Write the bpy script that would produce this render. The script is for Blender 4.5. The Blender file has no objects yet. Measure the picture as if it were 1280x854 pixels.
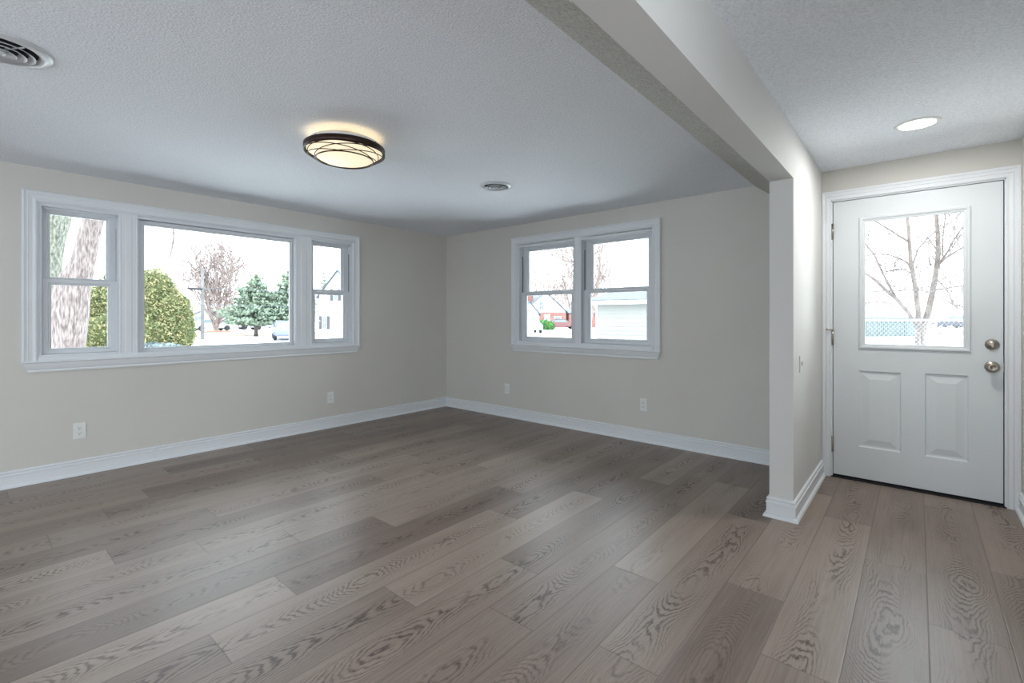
import bpy, bmesh, math, random
from mathutils import Vector, Matrix, noise as mnoise

scene = bpy.context.scene
col = scene.collection
PI = math.pi

# ------------------------------------------------------------------ camera, world, lights, exposure
CAM_H, YAW, FPX, HOR = 1.18, 0.709, 590.38, 396.32
cam_d = bpy.data.cameras.new('camera')
cam_d.sensor_width = 36.0
cam_d.lens = FPX / 1280 * 36.0
cam_d.shift_y = -(427 - HOR) / 1280
cam_d.clip_start, cam_d.clip_end = 0.02, 500
cam = bpy.data.objects.new('camera', cam_d)
cam.location = (0, 0, CAM_H)
cam.rotation_euler = (PI / 2, 0, YAW)
col.objects.link(cam)
scene.camera = cam

scene.view_settings.view_transform = 'Standard'
scene.view_settings.look = 'None'
scene.view_settings.gamma = 1.0
scene.view_settings.exposure = 0.0
scene.view_settings.use_curve_mapping = False
scene.cycles.max_bounces = 10
scene.cycles.diffuse_bounces = 6
scene.cycles.glossy_bounces = 4
scene.cycles.transparent_max_bounces = 12
scene.cycles.sample_clamp_indirect = 6.0
scene.cycles.caustics_reflective = False
scene.cycles.caustics_refractive = False

SKY = 3.8
world = bpy.data.worlds.new('overcast_sky')
scene.world = world
world.use_nodes = True
wn = world.node_tree.nodes
bg = wn['Background']
wtc = wn.new('ShaderNodeTexCoord')
wsep = wn.new('ShaderNodeSeparateXYZ')
wr = wn.new('ShaderNodeValToRGB')
world.node_tree.links.new(wtc.outputs['Generated'], wsep.inputs[0])
world.node_tree.links.new(wsep.outputs['Z'], wr.inputs[0])
world.node_tree.links.new(wr.outputs[0], bg.inputs['Color'])
wr.color_ramp.elements[0].position = 0.0
wr.color_ramp.elements[0].color = (0.305, 0.322, 0.335, 1)   # overcast sky: the zenith is three times as bright as the horizon
wr.color_ramp.elements[1].position = 1.0
wr.color_ramp.elements[1].color = (0.78, 0.91, 1.0, 1)
bg.inputs['Strength'].default_value = SKY * 3


def area(name, loc, rot, sx, sy, power, color=(1, 1, 1), shape='RECTANGLE'):
    d = bpy.data.lights.new(name, 'AREA')
    d.shape = shape
    d.size, d.size_y = sx, sy
    d.energy = power
    d.color = color
    o = bpy.data.objects.new(name, d)
    o.location, o.rotation_euler = loc, rot
    col.objects.link(o)
    return o


# portals help the renderer find the sky through the real openings; they give no light of their own
for nm, loc, rot, sx, sy in (('front_window_portal', (-4.92, 1.6, 1.43), (0, -PI / 2, 0), 1.2, 2.6), ('side_window_portal', (-2.69, 4.36, 1.44), (-PI / 2, 0, 0), 1.8, 1.2),
                             ('door_pane_portal', (-0.03, 4.3, 1.43), (-PI / 2, 0, 0), 0.55, 0.95)):
    o_ = area(nm, loc, rot, sx, sy, 1.0)
    o_.data.cycles.is_portal = True
# added fill lights, standing in for unseen lamps and windows behind the camera
area('overhead_fill', (1.7, -0.8, 2.2), (0, 0, 0), 1.2, 1.2, 22, (1.0, 0.98, 0.96))  # added overhead fill, no fixture is modelled here
area('rear_fill', (-1.5, -2.92, 1.1), (PI / 2, 0, 0), 5.0, 1.9, 90, (0.83, 0.91, 1.0))  # added cool fill for the whole room; the back wall has no opening
area('side_fill', (2.9, -1.0, 1.2), (0, PI / 2, 0), 1.8, 3.4, 112, (0.86, 0.93, 1.0))  # added cool fill that brightens the entry face of the beam

# ------------------------------------------------------------------ helpers


def rgb(r, g, b):
    f = lambda c: (c / 255 / 12.92) if c / 255 <= 0.04045 else ((c / 255 + 0.055) / 1.055) ** 2.4
    return (f(r), f(g), f(b), 1)


def P(px, py, depth):
    """A point of the place at a given distance in front of the camera, in metres."""
    c, s = math.cos(YAW), math.sin(YAW)
    u, v = (px - 640) / FPX, (HOR - py) / FPX
    return Vector(((c * u - s) * depth, (s * u + c) * depth, v * depth + CAM_H))


def G(px, depth, z=-0.5):
    p = P(px, HOR, depth)
    return Vector((p.x, p.y, z))


class MB:
    def __init__(self):
        self.bm = bmesh.new()

    def verts(self, pts):
        return [self.bm.verts.new(p) for p in pts]

    def face(self, vs, smooth=False):
        try:
            f = self.bm.faces.new(vs)
            f.smooth = smooth
            return f
        except ValueError:
            return None

    def box(self, x0, x1, y0, y1, z0, z1, f=None, bev=0.0):
        pts = [(x, y, z) for x in (x0, x1) for y in (y0, y1) for z in (z0, z1)]
        if f:
            pts = [f(*p) for p in pts]
        v = self.verts(pts)
        fs = [self.face([v[i] for i in q]) for q in ((0, 1, 3, 2), (4, 6, 7, 5), (0, 4, 5, 1), (2, 3, 7, 6), (0, 2, 6, 4), (1, 5, 7, 3))]
        if bev > 0:
            es = list({e for fc in fs for e in fc.edges})
            bmesh.ops.bevel(self.bm, geom=es, offset=bev, segments=2, affect='EDGES')
        return v

    def quad(self, pts):
        self.face(self.verts(pts))

    def tube(self, pts, radii, n=6, cap=True, smooth=True):
        pts = [Vector(p) for p in pts]
        if isinstance(radii, (int, float)):
            radii = [radii] * len(pts)
        rings, ref = [], None
        for i, p in enumerate(pts):
            a = pts[max(0, i - 1)]
            b = pts[min(len(pts) - 1, i + 1)]
            t = (b - a)
            t = t.normalized() if t.length > 1e-9 else Vector((0, 0, 1))
            if ref is None:
                ref = Vector((0, 0, 1)) if abs(t.z) < 0.9 else Vector((1, 0, 0))
            x = t.cross(ref)
            x = x.normalized() if x.length > 1e-6 else t.orthogonal().normalized()
            y = t.cross(x)
            ref = -y if False else ref
            rings.append(self.verts([p + (x * math.cos(2 * PI * k / n) + y * math.sin(2 * PI * k / n)) * radii[i] for k in range(n)]))
        for r0, r1 in zip(rings, rings[1:]):
            for k in range(n):
                self.face([r0[k], r0[(k + 1) % n], r1[(k + 1) % n], r1[k]], smooth)
        if cap:
            self.face(rings[0][::-1])
            self.face(rings[-1])

    def loop_tube(self, pts, r, n=6):
        """closed tube"""
        pts = [Vector(p) for p in pts]
        m = len(pts)
        rings = []
        for i, p in enumerate(pts):
            t = (pts[(i + 1) % m] - pts[i - 1]).normalized()
            x = t.cross(Vector((0, 0, 1)))
            x = x.normalized() if x.length > 1e-6 else t.orthogonal().normalized()
            y = t.cross(x)
            rings.append(self.verts([p + (x * math.cos(2 * PI * k / n) + y * math.sin(2 * PI * k / n)) * r for k in range(n)]))
        for i in range(m):
            r0, r1 = rings[i], rings[(i + 1) % m]
            for k in range(n):
                self.face([r0[k], r0[(k + 1) % n], r1[(k + 1) % n], r1[k]], True)

    def lathe(self, prof, n=40, M=None, closed=False, smooth=True):
        """prof: (radius, height) about local z; M maps to the place"""
        rings = []
        for r, z in prof:
            pts = [Vector((r * math.cos(2 * PI * k / n), r * math.sin(2 * PI * k / n), z)) for k in range(n)]
            if r < 1e-6:
                pts = [Vector((0, 0, z))]
            if M is not None:
                pts = [M @ p for p in pts]
            rings.append(self.verts(pts))
        pr = list(zip(rings, rings[1:]))
        if closed:
            pr.append((rings[-1], rings[0]))
        for r0, r1 in pr:
            for k in range(n):
                a, b = r0[k % len(r0)], r0[(k + 1) % len(r0)]
                c, d = r1[(k + 1) % len(r1)], r1[k % len(r1)]
                vs = []
                for q in (a, b, c, d):
                    if q not in vs:
                        vs.append(q)
                if len(vs) >= 3:
                    self.face(vs, smooth)

    def ring(self, u0, u1, z0, z1, prof, f):
        """mitred rectangular frame; prof is a closed loop of (inset, n)"""
        cs = []
        for cu, cz, su, sz in ((u0, z0, 1, 1), (u1, z0, -1, 1), (u1, z1, -1, -1), (u0, z1, 1, -1)):
            cs.append(self.verts([f(cu + su * i, cz + sz * i, n) for i, n in prof]))
        m = len(prof)
        for a in range(4):
            A_, B_ = cs[a], cs[(a + 1) % 4]
            for k in range(m):
                self.face([A_[k], A_[(k + 1) % m], B_[(k + 1) % m], B_[k]])

    def sweep(self, path, prof, caps=True):
        """path: list of (point, side vector) ; prof closed loop (side, up)"""
        rings = [self.verts([Vector(p) + Vector(s) * a + Vector((0, 0, 1)) * b for a, b in prof]) for p, s in path]
        m = len(prof)
        for r0, r1 in zip(rings, rings[1:]):
            for k in range(m):
                self.face([r0[k], r0[(k + 1) % m], r1[(k + 1) % m], r1[k]])
        if caps:
            self.face(rings[0][::-1])
            self.face(rings[-1])

    def build(self, name, m, parent=None, kind=None, recalc=True):
        if recalc:
            bmesh.ops.recalc_face_normals(self.bm, faces=self.bm.faces)
        me = bpy.data.meshes.new(name)
        self.bm.to_mesh(me)
        self.bm.free()
        me.materials.append(m)
        o = bpy.data.objects.new(name, me)
        col.objects.link(o)
        if parent:
            o.parent = parent
            o.matrix_parent_inverse = Matrix.Translation(-Vector(base_of(parent)))
        if kind:
            o['kind'] = kind
        return o


def base_of(o):
    v = Vector((0, 0, 0))
    while o is not None:
        v = v + Vector(o.location)
        o = o.parent if o.parent is not None and o.type == 'EMPTY' else None
    return v


def tag(o, label=None, cat=None, group=None, kind=None):
    if label:
        o['label'] = label
    if cat:
        o['category'] = cat
    if group:
        o['group'] = group
    if kind:
        o['kind'] = kind
    return o


def empty(name, loc, label=None, cat=None, group=None, kind=None):
    o = bpy.data.objects.new(name, None)
    o.location = loc
    o.empty_display_size = 0.1
    col.objects.link(o)
    return tag(o, label, cat, group, kind)


def mat(name, color, rough=0.6, metal=0.0, emit=None, estr=1.0, spec=0.5):
    m = bpy.data.materials.new(name)
    m.use_nodes = True
    b = m.node_tree.nodes['Principled BSDF']
    b.inputs['Base Color'].default_value = color
    b.inputs['Roughness'].default_value = rough
    b.inputs['Metallic'].default_value = metal
    b.inputs['Specular IOR Level'].default_value = spec
    if emit:
        b.inputs['Emission Color'].default_value = emit
        b.inputs['Emission Strength'].default_value = estr
    return m


def vary(m, c1, c2, scale, detail=3, bump=0.0, bscale=None, coord='Object', dist=0.01, stretch=None, lo=0.35, hi=0.65):
    """base colour wandering between two colours, optional bump"""
    nt = m.node_tree
    n, l = nt.nodes, nt.links
    b = n['Principled BSDF']
    tc = n.new('ShaderNodeTexCoord')
    src = tc.outputs[coord]
    if stretch:
        mp = n.new('ShaderNodeMapping')
        mp.inputs['Scale'].default_value = stretch
        l.new(src, mp.inputs[0])
        src = mp.outputs[0]
    no = n.new('ShaderNodeTexNoise')
    no.inputs['Scale'].default_value = scale
    no.inputs['Detail'].default_value = detail
    l.new(src, no.inputs['Vector'])
    r = n.new('ShaderNodeValToRGB')
    r.color_ramp.elements[0].position = lo
    r.color_ramp.elements[1].position = hi
    r.color_ramp.elements[0].color = c1
    r.color_ramp.elements[1].color = c2
    l.new(no.outputs['Fac'], r.inputs[0])
    l.new(r.outputs[0], b.inputs['Base Color'])
    if bump:
        nb = n.new('ShaderNodeTexNoise')
        nb.inputs['Scale'].default_value = bscale or scale
        nb.inputs['Detail'].default_value = 2
        l.new(src, nb.inputs['Vector'])
        bp = n.new('ShaderNodeBump')
        bp.inputs['Strength'].default_value = bump
        bp.inputs['Distance'].default_value = dist
        l.new(nb.outputs['Fac'], bp.inputs['Height'])
        l.new(bp.outputs[0], b.inputs['Normal'])
    return m


# ------------------------------------------------------------------ materials
M = {}
M['wall'] = vary(mat('wall_paint', (1, 1, 1, 1), 0.75), rgb(200, 198, 192), rgb(203, 201, 195), 1.5, 2, 0.06, 160, dist=0.002)
M['partition'] = vary(mat('beam_paint', (1, 1, 1, 1), 0.7), rgb(209, 209, 207), rgb(212, 212, 210), 1.5, 2, 0.05, 160, dist=0.002)
M['ceiling'] = vary(mat('ceiling_texture', (1, 1, 1, 1), 0.9), rgb(216, 221, 228), rgb(236, 240, 246), 130, 3, 0.6, 110, dist=0.007, lo=0.3, hi=0.6)
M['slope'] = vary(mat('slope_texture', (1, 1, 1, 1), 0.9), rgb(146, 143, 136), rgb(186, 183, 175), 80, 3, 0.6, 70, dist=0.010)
M['trim'] = vary(mat('trim_paint', (1, 1, 1, 1), 0.5, spec=0.3), rgb(216, 220, 223), rgb(219, 223, 226), 2.0)
M['vinyl'] = vary(mat('white_vinyl', (1, 1, 1, 1), 0.5, spec=0.3), rgb(210, 214, 218), rgb(214, 218, 222), 2.0)
M['door'] = vary(mat('door_paint', (1, 1, 1, 1), 0.55, spec=0.3), rgb(208, 213, 215), rgb(211, 216, 218), 2.0, 2, 0.03, 60, dist=0.001)
M['plastic'] = vary(mat('white_plastic', (1, 1, 1, 1), 0.35), rgb(220, 222, 220), rgb(224, 226, 224), 8)
M['slot'] = mat('dark_slot', rgb(40, 38, 36), 0.6)
M['gap'] = mat('dark_weatherstrip', rgb(22, 22, 26), 0.8)
M['nickel'] = vary(mat('satin_nickel', (1, 1, 1, 1), 0.32, 1.0), rgb(158, 150, 140), rgb(170, 162, 152), 30)
M['bronze'] = vary(mat('dark_bronze_metal', (1, 1, 1, 1), 0.4, 0.7), rgb(52, 38, 34), rgb(64, 48, 42), 20)
M['duct'] = mat('dark_duct', rgb(12, 12, 14), 0.9)
M['ventmetal'] = vary(mat('white_vent_metal', (1, 1, 1, 1), 0.3, 0.0), rgb(200, 204, 208), rgb(206, 210, 214), 15)


def glass_mat():
    m = bpy.data.materials.new('window_glass')
    m.use_nodes = True
    n, l = m.node_tree.nodes, m.node_tree.links
    n.remove(n['Principled BSDF'])
    t = n.new('ShaderNodeBsdfTransparent')
    t.inputs[0].default_value = (0.975, 0.985, 0.98, 1)
    g = n.new('ShaderNodeBsdfGlossy')
    g.inputs['Roughness'].default_value = 0.02
    lw = n.new('ShaderNodeFresnel')
    lw.inputs[0].default_value = 1.35
    mx = n.new('ShaderNodeMixShader')
    l.new(lw.outputs[0], mx.inputs[0])
    l.new(t.outputs[0], mx.inputs[1])
    l.new(g.outputs[0], mx.inputs[2])
    l.new(mx.outputs[0], n['Material Output'].inputs['Surface'])
    return m


M['glass'] = glass_mat()


def floor_mat():
    m = mat('oak_vinyl_plank', (1, 1, 1, 1), 0.42)
    nt = m.node_tree
    n, l = nt.nodes, nt.links
    b = n['Principled BSDF']
    uv = n.new('ShaderNodeUVMap')
    uv.uv_map = 'grain'
    sep = n.new('ShaderNodeSeparateXYZ')
    l.new(uv.outputs[0], sep.inputs[0])
    U, V = sep.outputs[0], sep.outputs[1]
    at = n.new('ShaderNodeAttribute')
    at.attribute_name = 'plank'
    asep = n.new('ShaderNodeSeparateXYZ')
    l.new(at.outputs['Vector'], asep.inputs[0])
    tone, seed, figure = asep.outputs

    def mth(op, a, b_=None, c=None, clamp=False):
        x = n.new('ShaderNodeMath')
        x.operation = op
        x.use_clamp = clamp
        for i, v in enumerate((a, b_, c)):
            if v is None:
                continue
            if isinstance(v, (int, float)):
                x.inputs[i].default_value = v
            else:
                l.new(v, x.inputs[i])
        return x.outputs[0]

    def nz(su, sv, detail=2.0, rough=0.5, off=0.0):
        cmb = n.new('ShaderNodeCombineXYZ')
        l.new(mth('MULTIPLY', U, su), cmb.inputs[0])
        l.new(mth('MULTIPLY', V, sv), cmb.inputs[1])
        l.new(mth('ADD', mth('MULTIPLY', seed, 31.7), off), cmb.inputs[2])
        t = n.new('ShaderNodeTexNoise')
        t.inputs['Scale'].default_value = 1.0
        t.inputs['Detail'].default_value = detail
        t.inputs['Roughness'].default_value = rough
        l.new(cmb.outputs[0], t.inputs['Vector'])
        return t.outputs['Fac']

    # growth rings: nested arches down the middle of each board
    wander = mth('MULTIPLY', mth('SUBTRACT', nz(1.6, 0.0, 2, off=4), 0.5), 0.14)
    vc = mth('ADD', V, wander)
    v2 = mth('MULTIPLY', mth('MULTIPLY', vc, vc), 26.0)
    along = mth('MULTIPLY', nz(1.1, 0.0, 1, off=9), 2.0)
    wob = mth('MULTIPLY', mth('SUBTRACT', nz(7.0, 26.0, 3, 0.6, off=2), 0.5), 0.11)
    F = mth('MULTIPLY', mth('ADD', mth('ADD', along, v2), wob), 27.0)
    sw = mth('SINE', mth('MULTIPLY', F, 2 * PI * 1.0))
    line = mth('POWER', mth('MULTIPLY_ADD', sw, 0.5, 0.5), 3.2)
    centre = mth('SUBTRACT', 1.0, mth('MULTIPLY', mth('ABSOLUTE', vc), 11.0), clamp=True)
    patch = mth('MULTIPLY_ADD', mth('SUBTRACT', nz(2.2, 7.0, 2, off=14), 0.42), 5.0, 0.35, clamp=True)
    breakup = mth('MULTIPLY_ADD', nz(45.0, 130.0, 2, off=20), 2.2, -0.30, clamp=True)
    cath = mth('MULTIPLY', mth('MULTIPLY', line, mth('ADD', mth('MULTIPLY', centre, 1.0), 0.16)), mth('MULTIPLY', mth('MULTIPLY', patch, breakup), figure))
    fibre = nz(3.0, 150.0, 4, 0.65, off=30)
    pores = mth('MULTIPLY_ADD', nz(30.0, 420.0, 2, off=40), 4.0, -2.35, clamp=True)
    cloud = nz(1.8, 9.0, 2, off=50)
    val = mth('ADD', mth('MULTIPLY', tone, 0.135), 0.465)
    val = mth('ADD', val, mth('MULTIPLY', mth('SUBTRACT', fibre, 0.5), 0.42))
    val = mth('ADD', val, mth('MULTIPLY', mth('SUBTRACT', cloud, 0.5), 0.22))
    val = mth('SUBTRACT', val, mth('MULTIPLY', cath, 0.62))
    val = mth('SUBTRACT', val, mth('MULTIPLY', pores, 0.13))
    r = n.new('ShaderNodeValToRGB')
    e = r.color_ramp.elements
    e[0].position, e[0].color = 0.0, rgb(74, 57, 48)
    e[1].position, e[1].color = 1.0, rgb(182, 169, 158)
    x = e.new(0.32)
    x.color = rgb(113, 98, 89)
    x = e.new(0.55)
    x.color = rgb(143, 128, 117)
    l.new(val, r.inputs[0])
    # the bevelled edge of each board is darker
    ev = n.new('ShaderNodeUVMap')
    ev.uv_map = 'edge'
    es = n.new('ShaderNodeSeparateXYZ')
    l.new(ev.outputs[0], es.inputs[0])
    dmin = mth('MINIMUM', es.outputs[0], es.outputs[1])
    gro = mth('SUBTRACT', 1.0, mth('MULTIPLY', dmin, 1 / 0.0032), clamp=True)
    mx = n.new('ShaderNodeMix')
    mx.data_type = 'RGBA'
    l.new(mth('MULTIPLY', gro, 0.62), mx.inputs['Factor'])
    l.new(r.outputs[0], mx.inputs[6])
    mx.inputs[7].default_value = rgb(58, 49, 44)
    l.new(mx.outputs[2], b.inputs['Base Color'])
    h = mth('SUBTRACT', mth('MULTIPLY', fibre, 0.25), mth('ADD', mth('MULTIPLY', cath, 0.6), mth('MULTIPLY', gro, 2.0)))
    bp = n.new('ShaderNodeBump')
    bp.inputs['Strength'].default_value = 0.25
    bp.inputs['Distance'].default_value = 0.001
    l.new(h, bp.inputs['Height'])
    l.new(bp.outputs[0], b.inputs['Normal'])
    l.new(mth('MULTIPLY_ADD', fibre, 0.16, 0.30), b.inputs['Roughness'])
    return m


M['floor'] = floor_mat()

# ------------------------------------------------------------------ the room shell
XA, YB = -4.755, 4.202           # window wall plane, far wall plane
H1, H2 = 2.247, 2.266            # living room and entry ceiling heights
BX0, BX1, BZ, SY = -0.666, -0.542, 1.983, 3.124   # beam / partition stub
XR = 0.483                       # entry right wall
YBACK, XE = -3.0, 3.0


def wa(u, z, n):
    return (XA + n, u, z)


def wb(u, z, n):
    return (u, YB - n, z)


def wall_with_holes(name, f, u0, u1, z0, z1, holes, n0, n1, m):
    mb = MB()
    us = sorted({u0, u1, *[h[0] for h in holes], *[h[1] for h in holes]})
    for a, b in zip(us, us[1:]):
        hs = sorted([h for h in holes if h[0] <= a + 1e-6 and h[1] >= b - 1e-6], key=lambda h: h[2])
        z = z0
        for h in hs:
            if h[2] > z:
                mb.box(a, b, z, h[2], n0, n1, f)
            z = h[3]
        if z < z1:
            mb.box(a, b, z, z1, n0, n1, f)
    bmesh.ops.remove_doubles(mb.bm, verts=mb.bm.verts, dist=1e-5)
    return mb.build(name, m, kind='structure')


HA = [(0.345, 2.835, 0.875, 2.005)]
HB = [(-3.53, -1.86, 0.872, 2.02), (-0.492, 0.425, -0.02, 2.05)]
wall_with_holes('wall_left', wa, YBACK, YB + 0.14, 0, 2.4, HA, -0.14, 0, M['wall'])
wall_with_holes('wall_far', wb, XA, XR, 0, 2.4, HB, -0.14, 0, M['wall'])

mb = MB(); mb.box(XR, XR + 0.12, 1.1, YB + 0.14, 0, 2.4); mb.build('wall_right', M['wall'], kind='structure')
mb = MB(); mb.box(XR + 0.12, XE + 0.12, 1.1, 1.22, 0, 2.4); mb.build('wall_kitchen', M['wall'], kind='structure')
mb = MB(); mb.box(XE, XE + 0.12, YBACK, 1.1, 0, 2.4); mb.build('wall_east', M['wall'], kind='structure')
mb = MB(); mb.box(XA - 0.14, XE + 0.12, YBACK - 0.12, YBACK, 0, 2.4); mb.build('wall_back', M['wall'], kind='structure')

# partition stub and the dropped beam that runs on from it
mb = MB(); mb.box(BX0, BX1, SY, YB, 0, 2.4); mb.build('wall_partition', M['partition'], kind='structure')
mb = MB(); mb.box(BX0, BX1, YBACK, SY, BZ, 2.4); mb.build('beam', M['partition'], kind='structure')
# the textured slope between ceiling and beam
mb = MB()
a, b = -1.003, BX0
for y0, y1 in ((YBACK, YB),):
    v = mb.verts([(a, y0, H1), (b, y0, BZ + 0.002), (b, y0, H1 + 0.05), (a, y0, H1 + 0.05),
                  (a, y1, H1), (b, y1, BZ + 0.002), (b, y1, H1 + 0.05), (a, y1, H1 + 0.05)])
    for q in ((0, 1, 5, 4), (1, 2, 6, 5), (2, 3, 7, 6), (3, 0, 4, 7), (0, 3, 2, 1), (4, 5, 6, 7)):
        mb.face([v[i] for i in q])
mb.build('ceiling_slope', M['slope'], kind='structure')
mb = MB(); mb.box(XA, a, YBACK, YB, H1, H1 + 0.1); mb.build('ceiling', M['ceiling'], kind='structure')
mb = MB(); mb.box(BX1, XE, YBACK, YB, H2, H2 + 0.1); mb.build('ceiling_entry', M['ceiling'], kind='structure')


# floor: one mesh, each board its own face
def make_floor():
    bm = bmesh.new()
    uvg = bm.loops.layers.uv.new('grain')
    uve = bm.loops.layers.uv.new('edge')
    pl = bm.faces.layers.float_vector.new('plank')
    W, X0, LEN = 0.2255, -0.869, 1.51
    joints = {}
    tones = {}
    obs = [(-3.914, .802, .7, -.6), (-3.46, .302, .7, -.5), (-3.001, .478, .8, -.8), (-3.22, .982, -.4, .3), (-2.763, .803, .3, .5),
           (-1.882, .599, -.5, .5), (-4.109, 1.583, .6, -.4), (-2.557, 1.16, 0, .2), (-2.088, .927, .8, -1.1), (-2.313, 1.583, -1.1, .1),
           (-1.636, 1.202, -.3, .2), (-1.841, 2.067, .5, -.7), (-1.399, 1.717, .3, -.3), (-1.19, 1.397, -.2, -.2),
           (-1.63, 2.687, .9, -.6), (-1.39, 3.227, -.6, .8), (-.96, 2.012, -.4, .8), (-.515, 2.217, -.6, .7),
           (-.299, 3.333, .9, -.2), (-.077, 2.869, -.1, -.2), (.31, 3.11, -.4, .2), (.082, 2.425, .2, -.1),
           (-2.805, 2.537, .2, -.2), (-2.971, 3.463, -.1, .3), (-3.416, 1.76, .5, -.3), (-.77, 3.0, .3, -.5)]
    for X, Y, lo, hi in obs:
        r = math.floor((X - X0) / W)
        ph = Y % LEN
        joints.setdefault(r, ph)
        k = round((Y - joints[r]) / LEN)
        tones[(r, k - 1)] = lo
        tones[(r, k)] = hi
    rnd = random.Random(5)
    r0, r1 = math.floor((XA - 0.05 - X0) / W), math.ceil((XE + 0.1 - X0) / W)
    for r in range(r0, r1):
        ph = joints.get(r, rnd.uniform(0, LEN))
        for k in range(-4, 5):
            y0, y1 = ph + k * LEN, ph + (k + 1) * LEN
            ya, yb = max(y0, YBACK - 0.02), min(y1, YB + 0.14)
            if yb <= ya:
                continue
            tone = tones.get((r, k), rnd.uniform(-.6, .6))
            seed = rnd.random()
            fig = rnd.choice([1.0, .95, .8, .45, .9])
            xa, xb = X0 + r * W, X0 + (r + 1) * W
            # cut into strips at middle lines so the distance to the edge interpolates right
            xm, ym = (xa + xb) / 2, (y0 + y1) / 2
            off = rnd.uniform(0, 30)
            xs = (xa, xm, xb)
            e_ = 0.02
            ys = sorted({ya, yb, *[q for q in (y0 + e_, y1 - e_) if ya < q < yb]})
            for i in range(2):
                for ja, jb in zip(ys, ys[1:]):
                    vs = [bm.verts.new((x, y, 0)) for x, y in ((xs[i], ja), (xs[i + 1], ja), (xs[i + 1], jb), (xs[i], jb))]
                    f = bm.faces.new(vs)
                    f[pl] = Vector((tone, seed, fig))
                    for lp in f.loops:
                        x, y, _ = lp.vert.co
                        lp[uvg].uv = (y - y0 + off, x - xm)
                        lp[uve].uv = (min(x - xa, xb - x), min(y - y0, y1 - y, e_))
    me = bpy.data.meshes.new('floor')
    bm.to_mesh(me)
    bm.free()
    me.materials.append(M['floor'])
    o = bpy.data.objects.new('floor', me)
    o['kind'] = 'structure'
    col.objects.link(o)


make_floor()
mb = MB(); mb.box(XA - 0.14, XE + 0.12, YBACK - 0.12, YB + 0.14, -0.12, -0.004); mb.build('ground_slab', M['gap'], kind='structure')

# baseboards with a cap bead and quarter-round shoe
BPROF = [(0, 0), (0.030, 0), (0.030, 0.006), (0.026, 0.016), (0.017, 0.021), (0.014, 0.022), (0.014, 0.080), (0.018, 0.083), (0.017, 0.090),
         (0.009, 0.093), (0.008, 0.098), (0.013, 0.102), (0.014, 0.107), (0.012, 0.112), (0.006, 0.116), (0, 0.117)]
SC = [(x_, y_ * 1.0) for x_, y_ in BPROF]


def baseboard(name, path):
    m_ = MB()
    m_.sweep(path, SC)
    return m_.build(name, M['trim'], kind='structure')


baseboard('baseboard_left', [((XA, YBACK, 0), (1, 0, 0)), ((XA, YB, 0), (1, -1, 0))])
baseboard('baseboard_far', [((XA, YB, 0), (1, -1, 0)), ((BX0, YB, 0), (-1, -1, 0))])
baseboard('baseboard_partition', [((BX0, YB, 0), (-1, -1, 0)), ((BX0, SY, 0), (-1, -1, 0)), ((BX1, SY, 0), (1, -1, 0)), ((BX1, YB - 0.02, 0), (1, 0, 0))])
baseboard('baseboard_right', [((XR, YB - 0.02, 0), (-1, 0, 0)), ((XR, 1.1, 0), (-1, 0, 0))])
baseboard('baseboard_back', [((XE, YBACK, 0), (-1, 1, 0)), ((XA, YBACK, 0), (1, 1, 0))])

# ------------------------------------------------------------------ windows
CAS = [(0, 0), (0, 0.020), (0.004, 0.024), (0.012, 0.024), (0.016, 0.019), (0.026, 0.017), (0.030, 0.020), (0.034, 0.017), (0.052, 0.014),
       (0.058, 0.016), (0.064, 0.020), (0.072, 0.020), (0.078, 0.013), (0.083, 0.011), (0.083, 0)]


def casing(name, f, u0, u1, z0, z1, sill_z):
    """three-sided moulded casing, a flat sill rail and a sloped apron under it"""
    t = MB()
    cs = []
    for cu, cz, su, sz in ((u0, z0, 1, 0), (u0, z1, 1, -1), (u1, z1, -1, -1), (u1, z0, -1, 0)):
        cs.append(t.verts([f(cu + su * i, cz + sz * i, n) for i, n in CAS]))
    m_ = len(CAS)
    for a_ in range(3):
        for k in range(m_):
            t.face([cs[a_][k], cs[a_][(k + 1) % m_], cs[a_ + 1][(k + 1) % m_], cs[a_ + 1][k]])
    t.face(cs[0]); t.face(cs[3])
    o = t.build(name, M['trim'], kind='structure')
    t = MB()
    t.box(u0 + 0.083, u1 - 0.083, z0, z0 + 0.030, -0.05, 0.016, f)
    t.build('sill_rail', M['trim'], o)
    t = MB()
    prof = [(z0, 0), (z0, 0.040), (z0 - 0.008, 0.042), (z0 - 0.016, 0.034), (z0 - 0.03, 0.030), (z0 - 0.055, 0.020), (z0 - 0.062, 0.014),
            (z0 - 0.070, 0.018), (z0 - 0.080, 0.016), (z0 - 0.082, 0)]
    e0, e1 = [], []
    for z, n in prof:
        tp = 0.034 * min(1.0, (z0 - z) / 0.07) if z < z0 - 0.012 else 0.0
        e0.append(f(u0 - 0.004 + tp, z, n)); e1.append(f(u1 + 0.004 - tp, z, n))
    e0, e1 = t.verts(e0), t.verts(e1)
    for k in range(len(prof)):
        k2 = (k + 1) % len(prof)
        t.face([e0[k], e0[k2], e1[k2], e1[k]])
    t.face(e0); t.face(e1)
    t.build('apron', M['trim'], o)
    return o


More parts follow.
